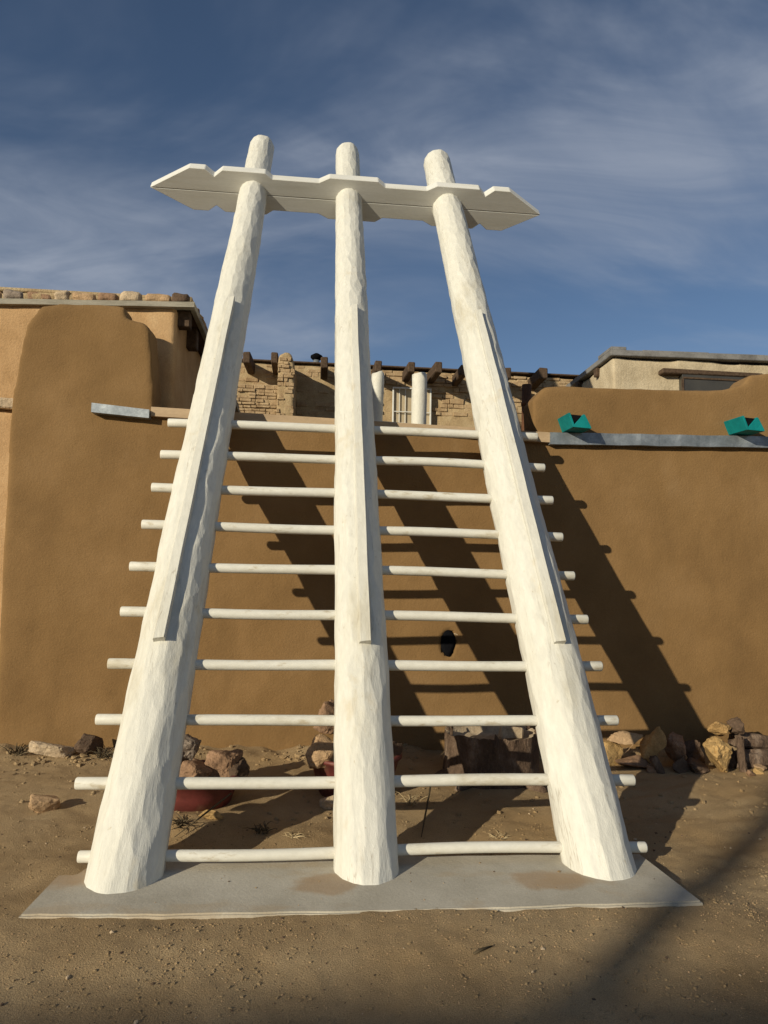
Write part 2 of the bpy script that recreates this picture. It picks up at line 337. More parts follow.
# concrete pad with a worn, slightly irregular outline
def pad():
    fr = [(-1.225 + i * (3.11 / 40), 3.396 - 0.054 * (i / 40) + 0.012 * noise.noise(Vector((i * 0.3, 5, 0))) + 0.008 * noise.noise(Vector((i * 1.7, 15, 0))) - 0.03 * math.sin(math.pi * i / 40)) for i in range(41)]
    bk = [(1.86 - i * (3.06 / 40), 3.93 + 0.10 * (i / 40) + 0.012 * noise.noise(Vector((i * 0.3, 9, 0)))) for i in range(41)]
    bm = bmesh.new(); top = [bm.verts.new((x, y, 0.068)) for x, y in fr + bk]; bot = [bm.verts.new((x * 1.01, y, -0.1)) for x, y in fr + bk]
    f = bm.faces.new(top); n = len(top)
    for i in range(n): bm.faces.new((bot[i], bot[(i + 1) % n], top[(i + 1) % n], top[i]))
    bmesh.ops.recalc_face_normals(bm, faces=bm.faces)
    es = [e for e in f.edges]; bmesh.ops.bevel(bm, geom=es, offset=0.008, segments=2, affect='EDGES')
    o = from_bm('concrete_pad', bm, m_conc); props(o, 'grey concrete pad under the three ladder poles', kind='structure')
    def stains(t):
        tcn = nn(t, 'ShaderNodeTexCoord'); acc = None
        for (cx, cy, sx, sy) in ((0.12, 3.64, 0.15, 0.12), (1.24, 3.62, 0.20, 0.11), (-1.12, 3.9, 0.2, 0.22)):
            mp = nn(t, 'ShaderNodeMapping'); mp.inputs['Location'].default_value = (-cx / sx, -cy / sy, -0.068); mp.inputs['Scale'].default_value = (1 / sx, 1 / sy, 1)
            t.links.new(tcn.outputs['Object'], mp.inputs[0])
            nz = nn(t, 'ShaderNodeTexNoise'); nz.inputs['Scale'].default_value = 11; nz.inputs['Detail'].default_value = 6; t.links.new(tcn.outputs['Object'], nz.inputs['Vector'])
            ln = nn(t, 'ShaderNodeVectorMath', operation='LENGTH'); t.links.new(mp.outputs[0], ln.inputs[0])
            ad = nn(t, 'ShaderNodeMath', operation='ADD'); t.links.new(ln.outputs['Value'], ad.inputs[0]); t.links.new(nz.outputs[0], ad.inputs[1])
            mr = nn(t, 'ShaderNodeMapRange', interpolation_type='SMOOTHSTEP'); mr.inputs[1].default_value = 1.75; mr.inputs[2].default_value = 1.25; mr.inputs[4].default_value = 0.58
            t.links.new(ad.outputs[0], mr.inputs[0])
            if acc is None: acc = mr.outputs[0]
            else:
                mxx = nn(t, 'ShaderNodeMath', operation='MAXIMUM'); t.links.new(acc, mxx.inputs[0]); t.links.new(mr.outputs[0], mxx.inputs[1]); acc = mxx.outputs[0]
        return acc, (0.33, 0.205, 0.10)
    overlay(m_conc, stains)
pad()

# ------------------------------------------------------------------ the ladder
LC = Vector((0.3418, 3.8675, 0.1328)); LE = 0.9402; SP = 0.3661; LH = 1.5443
pd = Vector((0, math.cos(LE), math.sin(LE))); pn = Vector((0, -math.sin(LE), math.cos(LE)))
lad = empty('pole_ladder', (LC.x, LC.y - 0.1, 0.068), 'giant white ladder of three log poles leaning on the brown adobe wall', 'ladder')

def hewn_pole(xb, xt, rb, rt, seed, length=9.0, a0=-0.46):
    r = np.random.default_rng(seed); rows = 460; seg = 128
    t = np.linspace(a0, length, rows); th_ = np.linspace(0, 2 * math.pi, seg, endpoint=False)
    R0 = rb + (rt - rb) * (t - a0) / (length - a0)
    cells = []
    z = a0 - 0.3
    while z < length + 0.3:
        nang = 17
        for k in range(nang):
            cells.append((z + r.uniform(-0.22, 0.22), (k + r.uniform(-0.4, 0.4)) * 2 * math.pi / nang, r.uniform(0.006, 0.042), r.uniform(0.12, 0.36)))
        z += 0.17
    rad_ = np.tile((R0 * 1.01)[:, None], (1, seg))
    for zc, tc_, dl, ln in cells:
        sel = np.where(np.abs(t - zc) < 0.9)[0]
        if len(sel) == 0: continue
        dth = (th_ - tc_ + math.pi) % (2 * math.pi) - math.pi
        ok = np.abs(dth) < 0.9
        dist = R0[sel] * (1 - dl) + 0.06 * R0[sel] * ((t[sel] - zc) / ln) ** 2
        val = dist[:, None] / np.cos(dth[ok])[None, :]
        rad_[np.ix_(sel, np.where(ok)[0])] = np.minimum(rad_[np.ix_(sel, np.where(ok)[0])], val)
    V = []
    for i in range(rows):
        u = (t[i] - a0) / (length - a0)
        cx = xb + (xt - xb) * u + 0.012 * noise.noise(Vector((t[i] * 0.55, seed, 0))); co_ = 0.012 * noise.noise(Vector((t[i] * 0.55, seed, 7)))
        k = 1.0
        e = length - t[i]
        if e < 0.06: k = 1 - 0.16 * (1 - e / 0.06) ** 2
        for j in range(seg):
            rr = rad_[i, j] * k * (1 + 0.006 * noise.noise(Vector((th_[j] * 4, t[i] * 6, seed))))
            p = LC + pd * t[i] + pn * (co_ + rr * math.sin(th_[j])) + Vector((cx + rr * math.cos(th_[j]), 0, 0))
            V.append(p)
    F = []
    for i in range(rows - 1):
        for j in range(seg):
            a = i * seg + j; b = i * seg + (j + 1) % seg; F.append((a, b, b + seg, a + seg))
    V.append(LC + pd * (length + 0.012) + Vector((xt, 0, 0))); c = len(V) - 1
    for j in range(seg): F.append(((rows - 1) * seg + j, (rows - 1) * seg + (j + 1) % seg, c))
    V.append(LC + pd * a0 + Vector((xb, 0, 0))); c = len(V) - 1
    for j in range(seg): F.append(((j + 1) % seg, j, c))
    return V, F
POLES = [(-1.222, -1.140, 0.190, 0.160, 11, 8.87), (-0.012, -0.005, 0.172, 0.158, 23, 8.86), (1.228, 1.212, 0.190, 0.182, 37, 8.80)]
BAT = [(-0.016, 0.024), (0.014, 0.010), (0.002, -0.008)]      # sideways place of each batten on its pole, foot and head
for (xb, xt, rb, rt, sd, ln), (b0, b1) in zip(POLES, BAT):
    V, F = hewn_pole(xb, xt, rb, rt, sd, ln)
    po = from_data('pole', V, F, m_paint, lad, False)
    V = []; n = 40; w = 0.036
    for i in range(n):
        a = 1.15 + (4.86 - 1.15) * i / (n - 1); u = a / 9.0
        cx = xb + (xt - xb) * u + b0 + (b1 - b0) * (i / (n - 1)); rr = rb + (rt - rb) * u
        wob = 0.004 * noise.noise(Vector((a * 2, sd, 3)))
        ww = w * (1 - 0.15 * i / (n - 1))
        for (sx, oo) in ((-1, rr - 0.06), (1, rr - 0.06), (1, rr + 0.034), (0.88, rr + 0.040), (-0.8, rr + 0.028), (-1, rr + 0.014)):
            V.append(LC + pd * a + pn * (oo + wob) + Vector((cx + sx * ww + wob, 0, 0)))
    F = [(i * 6 + k, i * 6 + (k + 1) % 6, (i + 1) * 6 + (k + 1) % 6, (i + 1) * 6 + k) for i in range(n - 1) for k in range(6)]
    F += [tuple(reversed(range(6))), tuple((n - 1) * 6 + k for k in range(6))]
    from_data('batten', V, F, m_batten, po, False)

LOFF = [0.075, -0.022, 0.005, 0.0, 0.003, -0.008, 0.006, 0.012, 0.02, 0.02]; ROFF = [-0.026, 0.016, 0.016, 0.01, 0.0, -0.006, -0.012, -0.012, -0.005, 0.004]
DYE = [(-2, 0), (0, 0), (0, 1), (1, 1), (2, 0), (0, 0), (0, 0), (0, 0), (-1, 0), (-2, 0)]
for k in range(10):
    c = LC + pd * (SP * k); n = 44; path = []; rr = []
    x0 = -LH + LOFF[k]; x1 = LH + ROFF[k]; r_ = (.029, .0325, .031, .0325, .033, .033, .034, .035, .035, .036)[k]
    for i in range(n):
        u = i / (n - 1); x = x0 + (x1 - x0) * u
        p = c + Vector((x, 0, 0)) + pd * (0.016 * noise.noise(Vector((x * 0.9, k * 3.1, 0)))) + pn * (0.012 * noise.noise(Vector((x * 0.9, k * 3.1, 5))))
        q = r_ * (1 + 0.05 * noise.noise(Vector((x * 2.0, k * 5.0, 2))))
        if i in (0, n - 1): q *= 0.90
        path.append(p); rr.append(q)
    path[1] = path[0] + Vector((0.006, 0, 0)); path[-2] = path[-1] - Vector((0.006, 0, 0))
    tube('rung', path, rr, m_rung, lad, 18)

# crosspiece: two planks edge to edge, sawn to arrow points and notches
FR = [(-2.36, 0.0), (-1.88, .262), (-1.70, .262), (-1.60, .180), (-1.50, .262), (-1.005, .262), (-.92, .198), (-.37, .198), (-.245, .262), (.335, .262), (.425, .198), (.93, .198), (1.05, .262), (1.57, .262), (1.655, .180), (1.755, .262), (1.95, .262), (2.395, 0.0)]
def plank(sign, gap):
    out = [(x, max(gap, o * (1.0 if sign > 0 else 0.92) + (0 if o > 0 else gap))) for x, o in FR]
    out = [(x, sign * o) for x, o in out]
    inner = [(FR[-1][0] - 0.004, sign * gap), (FR[0][0] + 0.004, sign * gap)]
    pts = out[1:-1] + [(FR[-1][0], sign * gap)] + [(FR[0][0], sign * gap)]
    bm = bmesh.new()
    lo = [bm.verts.new(LC + pd * 7.435 + pn * o + Vector((x, 0, 0))) for x, o in pts]; hi = [bm.verts.new(LC + pd * 7.555 + pn * o + Vector((x, 0, 0))) for x, o in pts]
    bm.faces.new(lo); bm.faces.new(list(reversed(hi))); n = len(pts)
    for i in range(n): bm.faces.new((lo[i], hi[i], hi[(i + 1) % n], lo[(i + 1) % n]))
    bmesh.ops.recalc_face_normals(bm, faces=bm.faces)
    bmesh.ops.bevel(bm, geom=list(bm.edges), offset=0.006, segments=1, affect='EDGES')
    return from_bm('crosspiece_plank', bm, m_board, lad)
plank(1, 0.002); plank(-1, 0.002)

# ------------------------------------------------------------------ main brown adobe house
WY, WS = 6.155, -0.0296
def wy(x): return WY + WS * x
house = empty('adobe_house', (0.5, 6.3, 0.1), 'long brown adobe house front behind the ladder with a stepped rounded buttress', 'building')
outline = [(-2.53, -0.3), (-2.55, 1.2), (-2.585, 3.05), (-2.545, 3.45), (-2.50, 3.70), (-2.39, 3.865), (-2.20, 3.905), (-1.75, 3.915), (-1.675, 3.895), (-1.66, 3.785), (-1.53, 3.775), (-1.46, 3.73), (-1.43, 3.52), (-1.40, 3.22), (-1.385, 2.955),  # traced from image pixels, like most positions here, then baked as world coordinates
           (-0.2, 2.93), (2.0, 2.83), (1.95, 2.95), (1.955, 3.19), (2.06, 3.31), (2.25, 3.335), (2.95, 3.345), (3.75, 3.36), (3.93, 3.42), (4.0, 3.51), (4.25, 3.55), (5.5, 3.56), (8.0, 3.5), (8.0, -0.3)]
HOLE = (1.197, 1.02)
def hole(co):
    e = ((co[:, 0] - HOLE[0]) / 0.05) ** 2 + ((co[:, 2] - HOLE[1]) / 0.10) ** 2
    front = co[:, 1] < wy(1.2) + 0.1
    co[:, 1] += np.where(front & (e < 1), 0.12, 0)
    return co
adobe('wall', solid_outline(outline, WY, WY + 0.30, WS), m_adobe, house, 0.028, 4, 0.018, hole)
# roof deck behind the parapet
box('roof_deck', (-1.3, 6.47, 2.5), (8, 14, 2.62), m_mortar, house)
# board along the wall top between the buttress and the right parapet
def strip(name, xs, zt, zb, dep, m, parent, y_off=0.0, jit=0.0):
    V = []; n = len(xs)
    for i, x in enumerate(xs):
        yb = wy(x) + y_off; j = jit * noise.noise(Vector((x * 5, 2, 1)))
        V += [(x, yb - dep + j, zb[i]), (x, yb - dep + j, zt[i]), (x, yb + 0.10, zt[i]), (x, yb + 0.10, zb[i])]
    F = [(i * 4 + k, i * 4 + (k + 1) % 4, (i + 1) * 4 + (k + 1) % 4, (i + 1) * 4 + k) for i in range(n - 1) for k in range(4)]
    F += [(3, 2, 1, 0), tuple((n - 1) * 4 + k for k in range(4))]
    return from_data(name, V, F, m, parent, False)
xs = list(np.linspace(-1.40, 2.085, 16))
strip('cap_board', xs, [2.998 - 0.031 * (x + 1.4) for x in xs], [2.918 - 0.034 * (x + 1.4) for x in xs], 0.045, m_cap, house)
xs = list(np.linspace(-1.885, -1.405, 8))
strip('flashing', xs, [3.005 - 0.006 * i for i in range(8)], [2.925 - 0.005 * i for i in range(8)], 0.085, m_metal, house, 0, 0.006)
xs = list(np.linspace(2.085, 7.5, 60))
strip('flashing', xs, [2.888 + 0.014 * (x - 2.1) + 0.004 * noise.noise(Vector((x * 3, 0, 0))) for x in xs], [2.782 + 0.016 * (x - 2.1) + 0.006 * noise.noise(Vector((x * 3, 4, 0))) for x in xs], 0.06, m_metal, house, 0, 0.012)

# V shaped roof spouts
def canale(x, z, y0, skew):
    """block spout with a V channel; front profile at y0, running back into the wall"""
    prof = [(0.0, 0.0), (0.165, -0.008), (0.158, 0.014), (0.108, 0.112), (0.094, 0.116), (0.012, 0.022), (-0.024, 0.124), (-0.044, 0.122)]
    y1 = wy(x) + 0.12; V = [(x + a, y0, z + b) for a, b in prof] + [(x + a + skew, y1, z + b + 0.01) for a, b in prof]
    n = len(prof); bm = bmesh.new(); vs_ = [bm.verts.new(v) for v in V]
    for k in range(n): bm.faces.new((vs_[k], vs_[(k + 1) % n], vs_[n + (k + 1) % n], vs_[n + k]))
    bm.faces.new(vs_[:n]); bm.faces.new(list(reversed(vs_[n:])))
    bmesh.ops.recalc_face_normals(bm, faces=bm.faces); bmesh.ops.bevel(bm, geom=list(bm.edges), offset=0.002, segments=1, affect='EDGES')
    return bm
def shade_wedge(x, z, y0, skew, parent):  # black wedge added in the V channel to paint its shaded interior
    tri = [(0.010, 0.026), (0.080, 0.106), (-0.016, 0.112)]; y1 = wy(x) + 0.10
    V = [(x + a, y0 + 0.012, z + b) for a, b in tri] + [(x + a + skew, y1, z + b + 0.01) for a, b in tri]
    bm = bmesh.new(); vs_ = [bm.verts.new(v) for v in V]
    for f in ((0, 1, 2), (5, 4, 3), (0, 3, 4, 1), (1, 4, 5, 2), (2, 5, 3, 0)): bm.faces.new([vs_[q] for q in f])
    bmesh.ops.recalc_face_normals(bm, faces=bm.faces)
    me_ = bpy.data.meshes.new('channel_shade'); bm.to_mesh(me_); bm.free(); me_.transform(Matrix.Translation(-Vector(house.location))); me_.materials.append(m_black)
    o = bpy.data.objects.new('channel_shade', me_); COL.objects.link(o); o.parent = parent
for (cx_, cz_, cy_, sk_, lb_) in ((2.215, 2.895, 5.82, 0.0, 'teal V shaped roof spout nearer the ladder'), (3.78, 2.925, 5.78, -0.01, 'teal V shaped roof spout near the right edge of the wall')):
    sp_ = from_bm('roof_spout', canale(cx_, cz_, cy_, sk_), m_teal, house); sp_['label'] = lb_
    shade_wedge(cx_, cz_, cy_, sk_, sp_)

# black plug in the wall recess, painting in the dark of the drain hole
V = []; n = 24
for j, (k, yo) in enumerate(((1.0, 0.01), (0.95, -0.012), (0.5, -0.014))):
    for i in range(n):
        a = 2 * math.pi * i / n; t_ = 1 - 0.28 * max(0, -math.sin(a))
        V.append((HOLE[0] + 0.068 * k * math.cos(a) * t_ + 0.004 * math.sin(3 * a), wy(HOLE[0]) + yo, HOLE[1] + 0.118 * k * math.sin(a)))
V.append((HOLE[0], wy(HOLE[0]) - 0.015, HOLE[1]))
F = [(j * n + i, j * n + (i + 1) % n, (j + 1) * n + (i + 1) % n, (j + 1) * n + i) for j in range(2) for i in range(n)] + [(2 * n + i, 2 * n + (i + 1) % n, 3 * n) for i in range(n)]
dr = from_data('drain_dark_plug', V, F, m_black, house); dr['label'] = 'black plug painting the dark drain opening low in the brown wall'
bm = rock_mesh((0.05, 0.03, 0.04), 5, 0.1)
for v in bm.verts: v.co += Vector((HOLE[0] + 0.065, wy(HOLE[0]) - 0.005, HOLE[1] + 0.075))
from_bm('plaster_lip', bm, m_s_pale, house)

# lighter wall that carries on past the left end of the brown house
sw = empty('tan_yard_wall', (-3.6, 6.6, 0.1), 'narrow strip of lighter tan wall beyond the left end of the brown house', 'wall')
adobe('wall', solid_outline([(-6.5, -0.3), (-6.5, 3.0), (-2.45, 3.0), (-2.45, -0.3)], 6.42, 6.75), m_tan, sw, 0.05, 4, 0.02)
for i in range(10):
    x0 = -6.4 + i * 0.39
    box('coping_stone', (x0, 6.37, 2.985), (x0 + 0.37 + random.uniform(-.02, .015), 6.78, 3.085 + random.uniform(-.01, .012)), random.choice([m_s_grey, m_s_tan, m_s_pale]), sw, 0.012, 0.012)

# ------------------------------------------------------------------ tall tan house at the left
th_ = empty('tan_adobe_house', (-3.8, 7.5, 0.0), 'taller sunlit tan adobe house at the left with stone topped eave', 'building')
bm = solid_outline([(-7.5, -0.3), (-7.5, 4.10), (-1.335, 4.12), (-1.35, -0.3)], 6.71, 11.1)
adobe('wall', bm, m_tan, th_, 0.035, 3, 0.016)
def tilt(x): return 4.046 + 0.040 * (x + 2.95)
V = []
for x in np.linspace(-7.8, -1.165, 40):
    j = 0.008 * noise.noise(Vector((x * 2, 8, 0)))
    V += [(x, 6.655 + j, tilt(x) - 0.024), (x, 6.655 + j, tilt(x) + 0.026), (x, 6.74, tilt(x) + 0.026), (x, 6.74, tilt(x) - 0.024)]
n = 40
F = [(i * 4 + k, i * 4 + (k + 1) % 4, (i + 1) * 4 + (k + 1) % 4, (i + 1) * 4 + k) for i in range(n - 1) for k in range(4)] + [(3, 2, 1, 0), tuple((n - 1) * 4 + k for k in range(4))]
fb = from_data('eave_board', V, F, m_fascia, th_, False)
box('eave_board', (-1.215, 6.742, 4.09), (-1.165, 11.2, 4.15), m_fascia, th_, 0.004)
box('roof_slab', (-7.8, 6.745, 4.115), (-1.22, 11.2, 4.165), m_viga, th_, 0.004)
for (x0, x1, y0, y1, z0, z1) in ((-1.37, -1.225, 6.80, 6.92, 3.95, 4.11), (-1.37, -1.235, 7.28, 7.42, 3.90, 4.11), (-1.37, -1.235, 8.3, 8.45, 3.90, 4.11), (-1.37, -1.235, 9.5, 9.65, 3.90, 4.11)):
    box('eave_beam', (x0, y0, z0), (x1, y1, z1), m_viga, th_, 0.008)
# mud bed and the stones set in it
box('mud_bed', (-7.8, 6.70, 4.166), (-1.20, 11.15, 4.205), m_mortar, th_, 0.01)
bm = solid_outline([(-3.6, tilt(-3.6) + 0.027), (-3.6, tilt(-3.6) + 0.10), (-1.19, tilt(-1.19) + 0.10), (-1.19, tilt(-1.19) + 0.027)], 6.69, 6.95)
adobe('mortar', bm, m_mortar, th_, 0.02, 2, 0.02)
x = -3.35; i = 0
widths = [0.27, 0.18, 0.20, 0.26, 0.15, 0.24, 0.20, 0.22, 0.26, 0.17, 0.24, 0.22]
cols = [m_s_pale, m_s_tan, m_s_grey, m_s_red, m_s_pale, m_s_tan, m_s_red, m_s_pale, m_s_tan, m_s_dark, m_s_pale, m_s_tan]
while x < -1.25:
    w = min(widths[i % 12], -1.17 - x); h = 0.088 + 0.016 * ((i * 37) % 5) / 5
    bm = bmesh.new(); add_box(bm, (x, 6.672, tilt(x) + 0.028), (x + w - 0.022, 6.94, tilt(x) + 0.028 + h), 0.022, 0.014)
    bmesh.ops.subdivide_edges(bm, edges=bm.edges, cuts=3, use_grid_fill=True)
    for v in bm.verts: v.co += Vector((0.4, 1, 1)) * (0.014 * noise.noise(v.co * 9) + 0.008 * noise.noise(v.co * 30))
    from_bm('coping_stone', bm, cols[i % 12], th_, True); x += w; i += 1
y = 6.96; i = 0
while y < 11.0:
    w = 0.16 + 0.08 * ((i * 29) % 7) / 7
    bm = bmesh.new(); add_box(bm, (-1.45, y, 4.155), (-1.175, y + w - 0.012, 4.155 + 0.06 + 0.03 * ((i * 13) % 4) / 4), 0.018, 0.014)
    from_bm('coping_stone', bm, cols[(i * 5 + 3) % 12], th_); y += w; i += 1

# ------------------------------------------------------------------ stone upper storey
sh = empty('stone_upper_house', (1.4, 13.0, 2.7), 'set back upper storey of tan rough stone with projecting dark beams', 'building')  # whole storey scaled outward about the camera; results baked into the numbers below
adobe('wall', solid_outline([(-1.6, 2.5), (-1.6, 5.39), (5.2, 5.36), (5.2, 2.5)], 12.5, 13.0), m_mortar, sh, 0.055, 2, 0.03)
box('roof_edge', (-1.6, 12.43, 5.385), (5.2, 13.3, 5.412), m_viga, sh, 0.004)
adobe('pier', solid_outline([(-0.63, 2.5), (-0.63, 5.08), (-0.61, 5.24), (-0.50, 5.31), (-0.41, 5.27), (-0.355, 5.10), (-0.355, 2.5)], 11.60, 12.56), m_mortar, sh, 0.035, 2, 0.03)
adobe('ledge_wall', solid_outline([(-1.6, 2.5), (-1.6, 4.78), (-0.60, 4.78), (-0.60, 2.5)], 11.74, 12.56), m_mortar, sh, 0.045, 2, 0.03)
def masonry(x0, x1, z0, z1, y, parent, keep, bw=0.13, bh=0.047, seed=1):
    r = random.Random(seed); bm = bmesh.new(); z = z0
    while z < z1 - 0.02:
        h = bh * r.uniform(0.7, 1.3); x = x0 + r.uniform(-0.08, 0)
        while x < x1:
            w = bw * r.uniform(0.45, 1.5)
            a, b = max(x, x0), min(x + w - 0.010, x1)
            if b - a > 0.02 and r.random() < keep(0.5 * (a + b), z):
                add_box(bm, (a, y - r.uniform(0.004, 0.036), z + r.uniform(-.004, .004)), (b, y + 0.05, min(z1, z + h - 0.009)), 0.006, 0.007)
            x += w
        z += h
    o = from_bm('stonework', bm, m_brick, parent); o['kind'] = 'stuff'; return o
masonry(-1.45, -0.63, 3.95, 4.77, 11.74, sh, lambda x, z: 0.92, 0.15, 0.060, seed=3)
masonry(-0.63, -0.355, 3.95, 5.20, 11.60, sh, lambda x, z: 0.88, 0.13, 0.062, seed=4)
masonry(-1.45, -0.65, 4.80, 5.34, 12.5, sh, lambda x, z: 0.5, 0.2, 0.07, seed=5)
masonry(-0.33, 5.0, 4.99, 5.34, 12.5, sh, lambda x, z: 0.85 if z > 5.08 else 0.7, 0.22, 0.075, seed=6)
masonry(-0.33, 1.2, 4.05, 4.99, 12.5, sh, lambda x, z: 0.75, 0.22, 0.075, seed=7)
masonry(3.1, 4.8, 4.05, 4.99, 12.5, sh, lambda x, z: 0.85, 0.22, 0.075, seed=8)
masonry(2.1, 3.1, 4.55, 4.99, 12.5, sh, lambda x, z: 0.7, 0.22, 0.075, seed=9)
for (x, z, w) in ((-1.15, 5.34, .12), (-0.70, 5.345, .115), (0.14, 5.31, .12), (1.05, 5.305, .11), (1.62, 5.325, .12), (2.08, 5.325, .12), (2.53, 5.285, .12), (3.33, 5.295, .145), (3.96, 5.295, .15)):
    R_ = Matrix.Rotation(random.uniform(-0.04, 0.04), 3, 'Z')
    box('roof_beam', (x - w / 2, 11.80 + random.uniform(-.07, .07), z - 0.19), (x + w / 2, 12.75, z), m_viga, sh, 0.014, 0.008, R_)
# window with white grille
wn = empty('window', (0, 0, 0), None, None); wn.parent = sh
wn_off = Vector(sh.location)
def sub(name, p0, p1, m, bev=0.003):
    bm = bmesh.new(); add_box(bm, p0, p1, bev); me_ = bpy.data.meshes.new(name); bm.to_mesh(me_); bm.free(); me_.transform(Matrix.Translation(-wn_off))
    me_.materials.append(m); o = bpy.data.objects.new(name, me_); COL.objects.link(o); o.parent = wn; return o
sub('blind', (1.39, 12.43, 4.13), (2.07, 12.45, 4.99), m_curtain)
for x in (1.387, 2.065): sub('frame', (x - 0.013, 12.38, 4.11), (x + 0.013, 12.425, 5.01), m_board)
sub('frame', (1.402, 12.382, 4.985), (2.044, 12.423, 5.01), m_board)
for x in (1.50, 1.607, 1.726, 1.833, 1.952): sub('bar', (x - 0.006, 12.39, 4.13), (x + 0.006, 12.41, 4.984), m_board)
for z in (4.56, 4.34): sub('bar', (1.408, 12.37, z - 0.008), (2.044, 12.388, z + 0.008), m_board)
# rusty pipe, flue on the roof
fl = empty('roof_flue', (0.0, 13.4, 5.38), 'small black capped flue with pale pipe on the stone house roof', 'flue')
tube('pipe', [(0.0, 13.4, 5.3), (0.0, 13.4, 5.78)], 0.06, m_metal, fl, 12)
tube('cap', [(0.0, 13.4, 5.75), (0.0, 13.4, 5.79), (0.0, 13.4, 5.83), (0.0, 13.4, 5.88)], [0.07, 0.115, 0.115, 0.035], m_black, fl, 12)
rp = empty('rusty_pipe', (2.32, 7.5, 2.62), 'upright rusty brown pipe on the roof right of the ladder', 'pipe')
tube('pipe', [(2.303, 7.5, 2.6), (2.318, 7.5, 3.2), (2.325, 7.5, 3.735)], 0.052, m_rust, rp, 16)
tube('bracket', [(2.33, 7.45, 3.42), (2.45, 7.44, 3.50), (2.50, 7.42, 3.545)], 0.013, m_rust, rp, 8)
tube('bracket', [(2.36, 7.46, 2.62), (2.375, 7.46, 3.1), (2.372, 7.46, 3.5)], 0.016, m_rust, rp, 8)
tube('clamp', [(2.322, 7.5, 3.50), (2.322, 7.5, 3.54)], 0.060, m_rust, rp, 16)
# white posts and rail on the roof
def white_post(x, y, zt, r_, label, sd):
    path = [(x + 0.006 * math.sin(i * .5 + sd), y, 2.6 + (zt - 2.6) * i / 14) for i in range(15)]; path += [(x, y, zt + 0.012)]
    o = tube('white_post', path, [r_ * (1 + 0.04 * noise.noise(Vector((i * 0.7, sd, 0)))) for i in range(15)] + [r_ * 0.8], m_paint, None, 18)
    base_at(o, (x, y, 2.6)); props(o, label, 'post', 'white posts on the roof')
white_post(0.724, 8.2, 3.985, 0.076, 'slim white roof post half hidden behind the middle ladder pole', 1)
white_post(1.226, 8.2, 4.000, 0.090, 'stout white roof post standing before the grilled window', 2)
rl = tube('white_rail', [(0.71, 8.31, 3.432), (1.22, 8.31, 3.412), (1.62, 8.31, 3.397)], 0.018, m_paint, None, 10); base_at(rl, (0.97, 8.31, 3.42)); props(rl, 'thin white rail between the two roof posts', 'rail')

# ------------------------------------------------------------------ pale stuccoed house at the right
rh = empty('stucco_house', (6.5, 10.3, 2.6), 'pale stucco house with grey flat roof above the right parapet', 'building')
bm = bmesh.new()
plan = [(3.99, 9.0), (9.5, 8.75), (9.5, 11.3), (4.03, 11.3)]
a = [bm.verts.new((x, y, 2.4)) for x, y in plan]; b = [bm.verts.new((x, y, 4.60)) for (x, y) in plan]
bm.faces.new(list(reversed(a))); bm.faces.new(b)
for i in range(4): bm.faces.new((a[i], a[(i + 1) % 4], b[(i + 1) % 4], b[i]))
bmesh.ops.recalc_face_normals(bm, faces=bm.faces)
adobe('wall', bm, m_stucco, rh, 0.04, 2, 0.028)
def roof_prism(name, plan_, z0, z1, m):
    bm = bmesh.new(); a = [bm.verts.new((x, y, z0)) for x, y in plan_]; b = [bm.verts.new((x, y, z1)) for x, y in plan_]
    bm.faces.new(list(reversed(a))); bm.faces.new(b); n = len(plan_)
    for i in range(n): bm.faces.new((a[i], a[(i + 1) % n], b[(i + 1) % n], b[i]))
    bmesh.ops.recalc_face_normals(bm, faces=bm.faces); bmesh.ops.bevel(bm, geom=list(bm.edges), offset=0.008, segments=1, affect='EDGES')
    return from_bm(name, bm, m, rh)
roof_prism('roof', [(3.93, 8.93), (9.7, 8.67), (9.7, 11.4), (3.97, 11.4)], 4.615, 4.695, m_roof)
roof_prism('roof_slab', [(4.50, 9.18), (5.45, 9.14), (5.45, 11.0), (4.50, 11.0)], 4.698, 4.80, m_roof)
roof_prism('roof_slab', [(5.46, 9.13), (6.25, 9.09), (6.25, 11.0), (5.46, 11.0)], 4.698, 4.79, m_roof)
roof_prism('roof_slab', [(3.945, 8.96), (4.16, 8.95), (4.16, 9.4), (3.945, 9.4)], 4.698, 4.75, m_roof)
for yv in (9.45, 10.15, 10.8): box('eave_bracket', (3.93, yv, 4.47), (4.03, yv + 0.08, 4.612), m_viga, rh, 0.01, 0.012)
box('lintel', (4.62, 8.86, 4.385), (6.05, 9.1, 4.45), m_viga, rh, 0.012, 0.008)
win = box('window', (4.90, 8.87, 3.2), (5.95, 9.1, 4.383), m_glass, rh, 0.004)
box('frame', (4.90, 8.855, 4.32), (5.95, 8.868, 4.345), m_viga, win, 0.002)
box('frame', (4.88, 8.855, 3.2), (4.915, 8.867, 4.318), m_viga, win, 0.002)

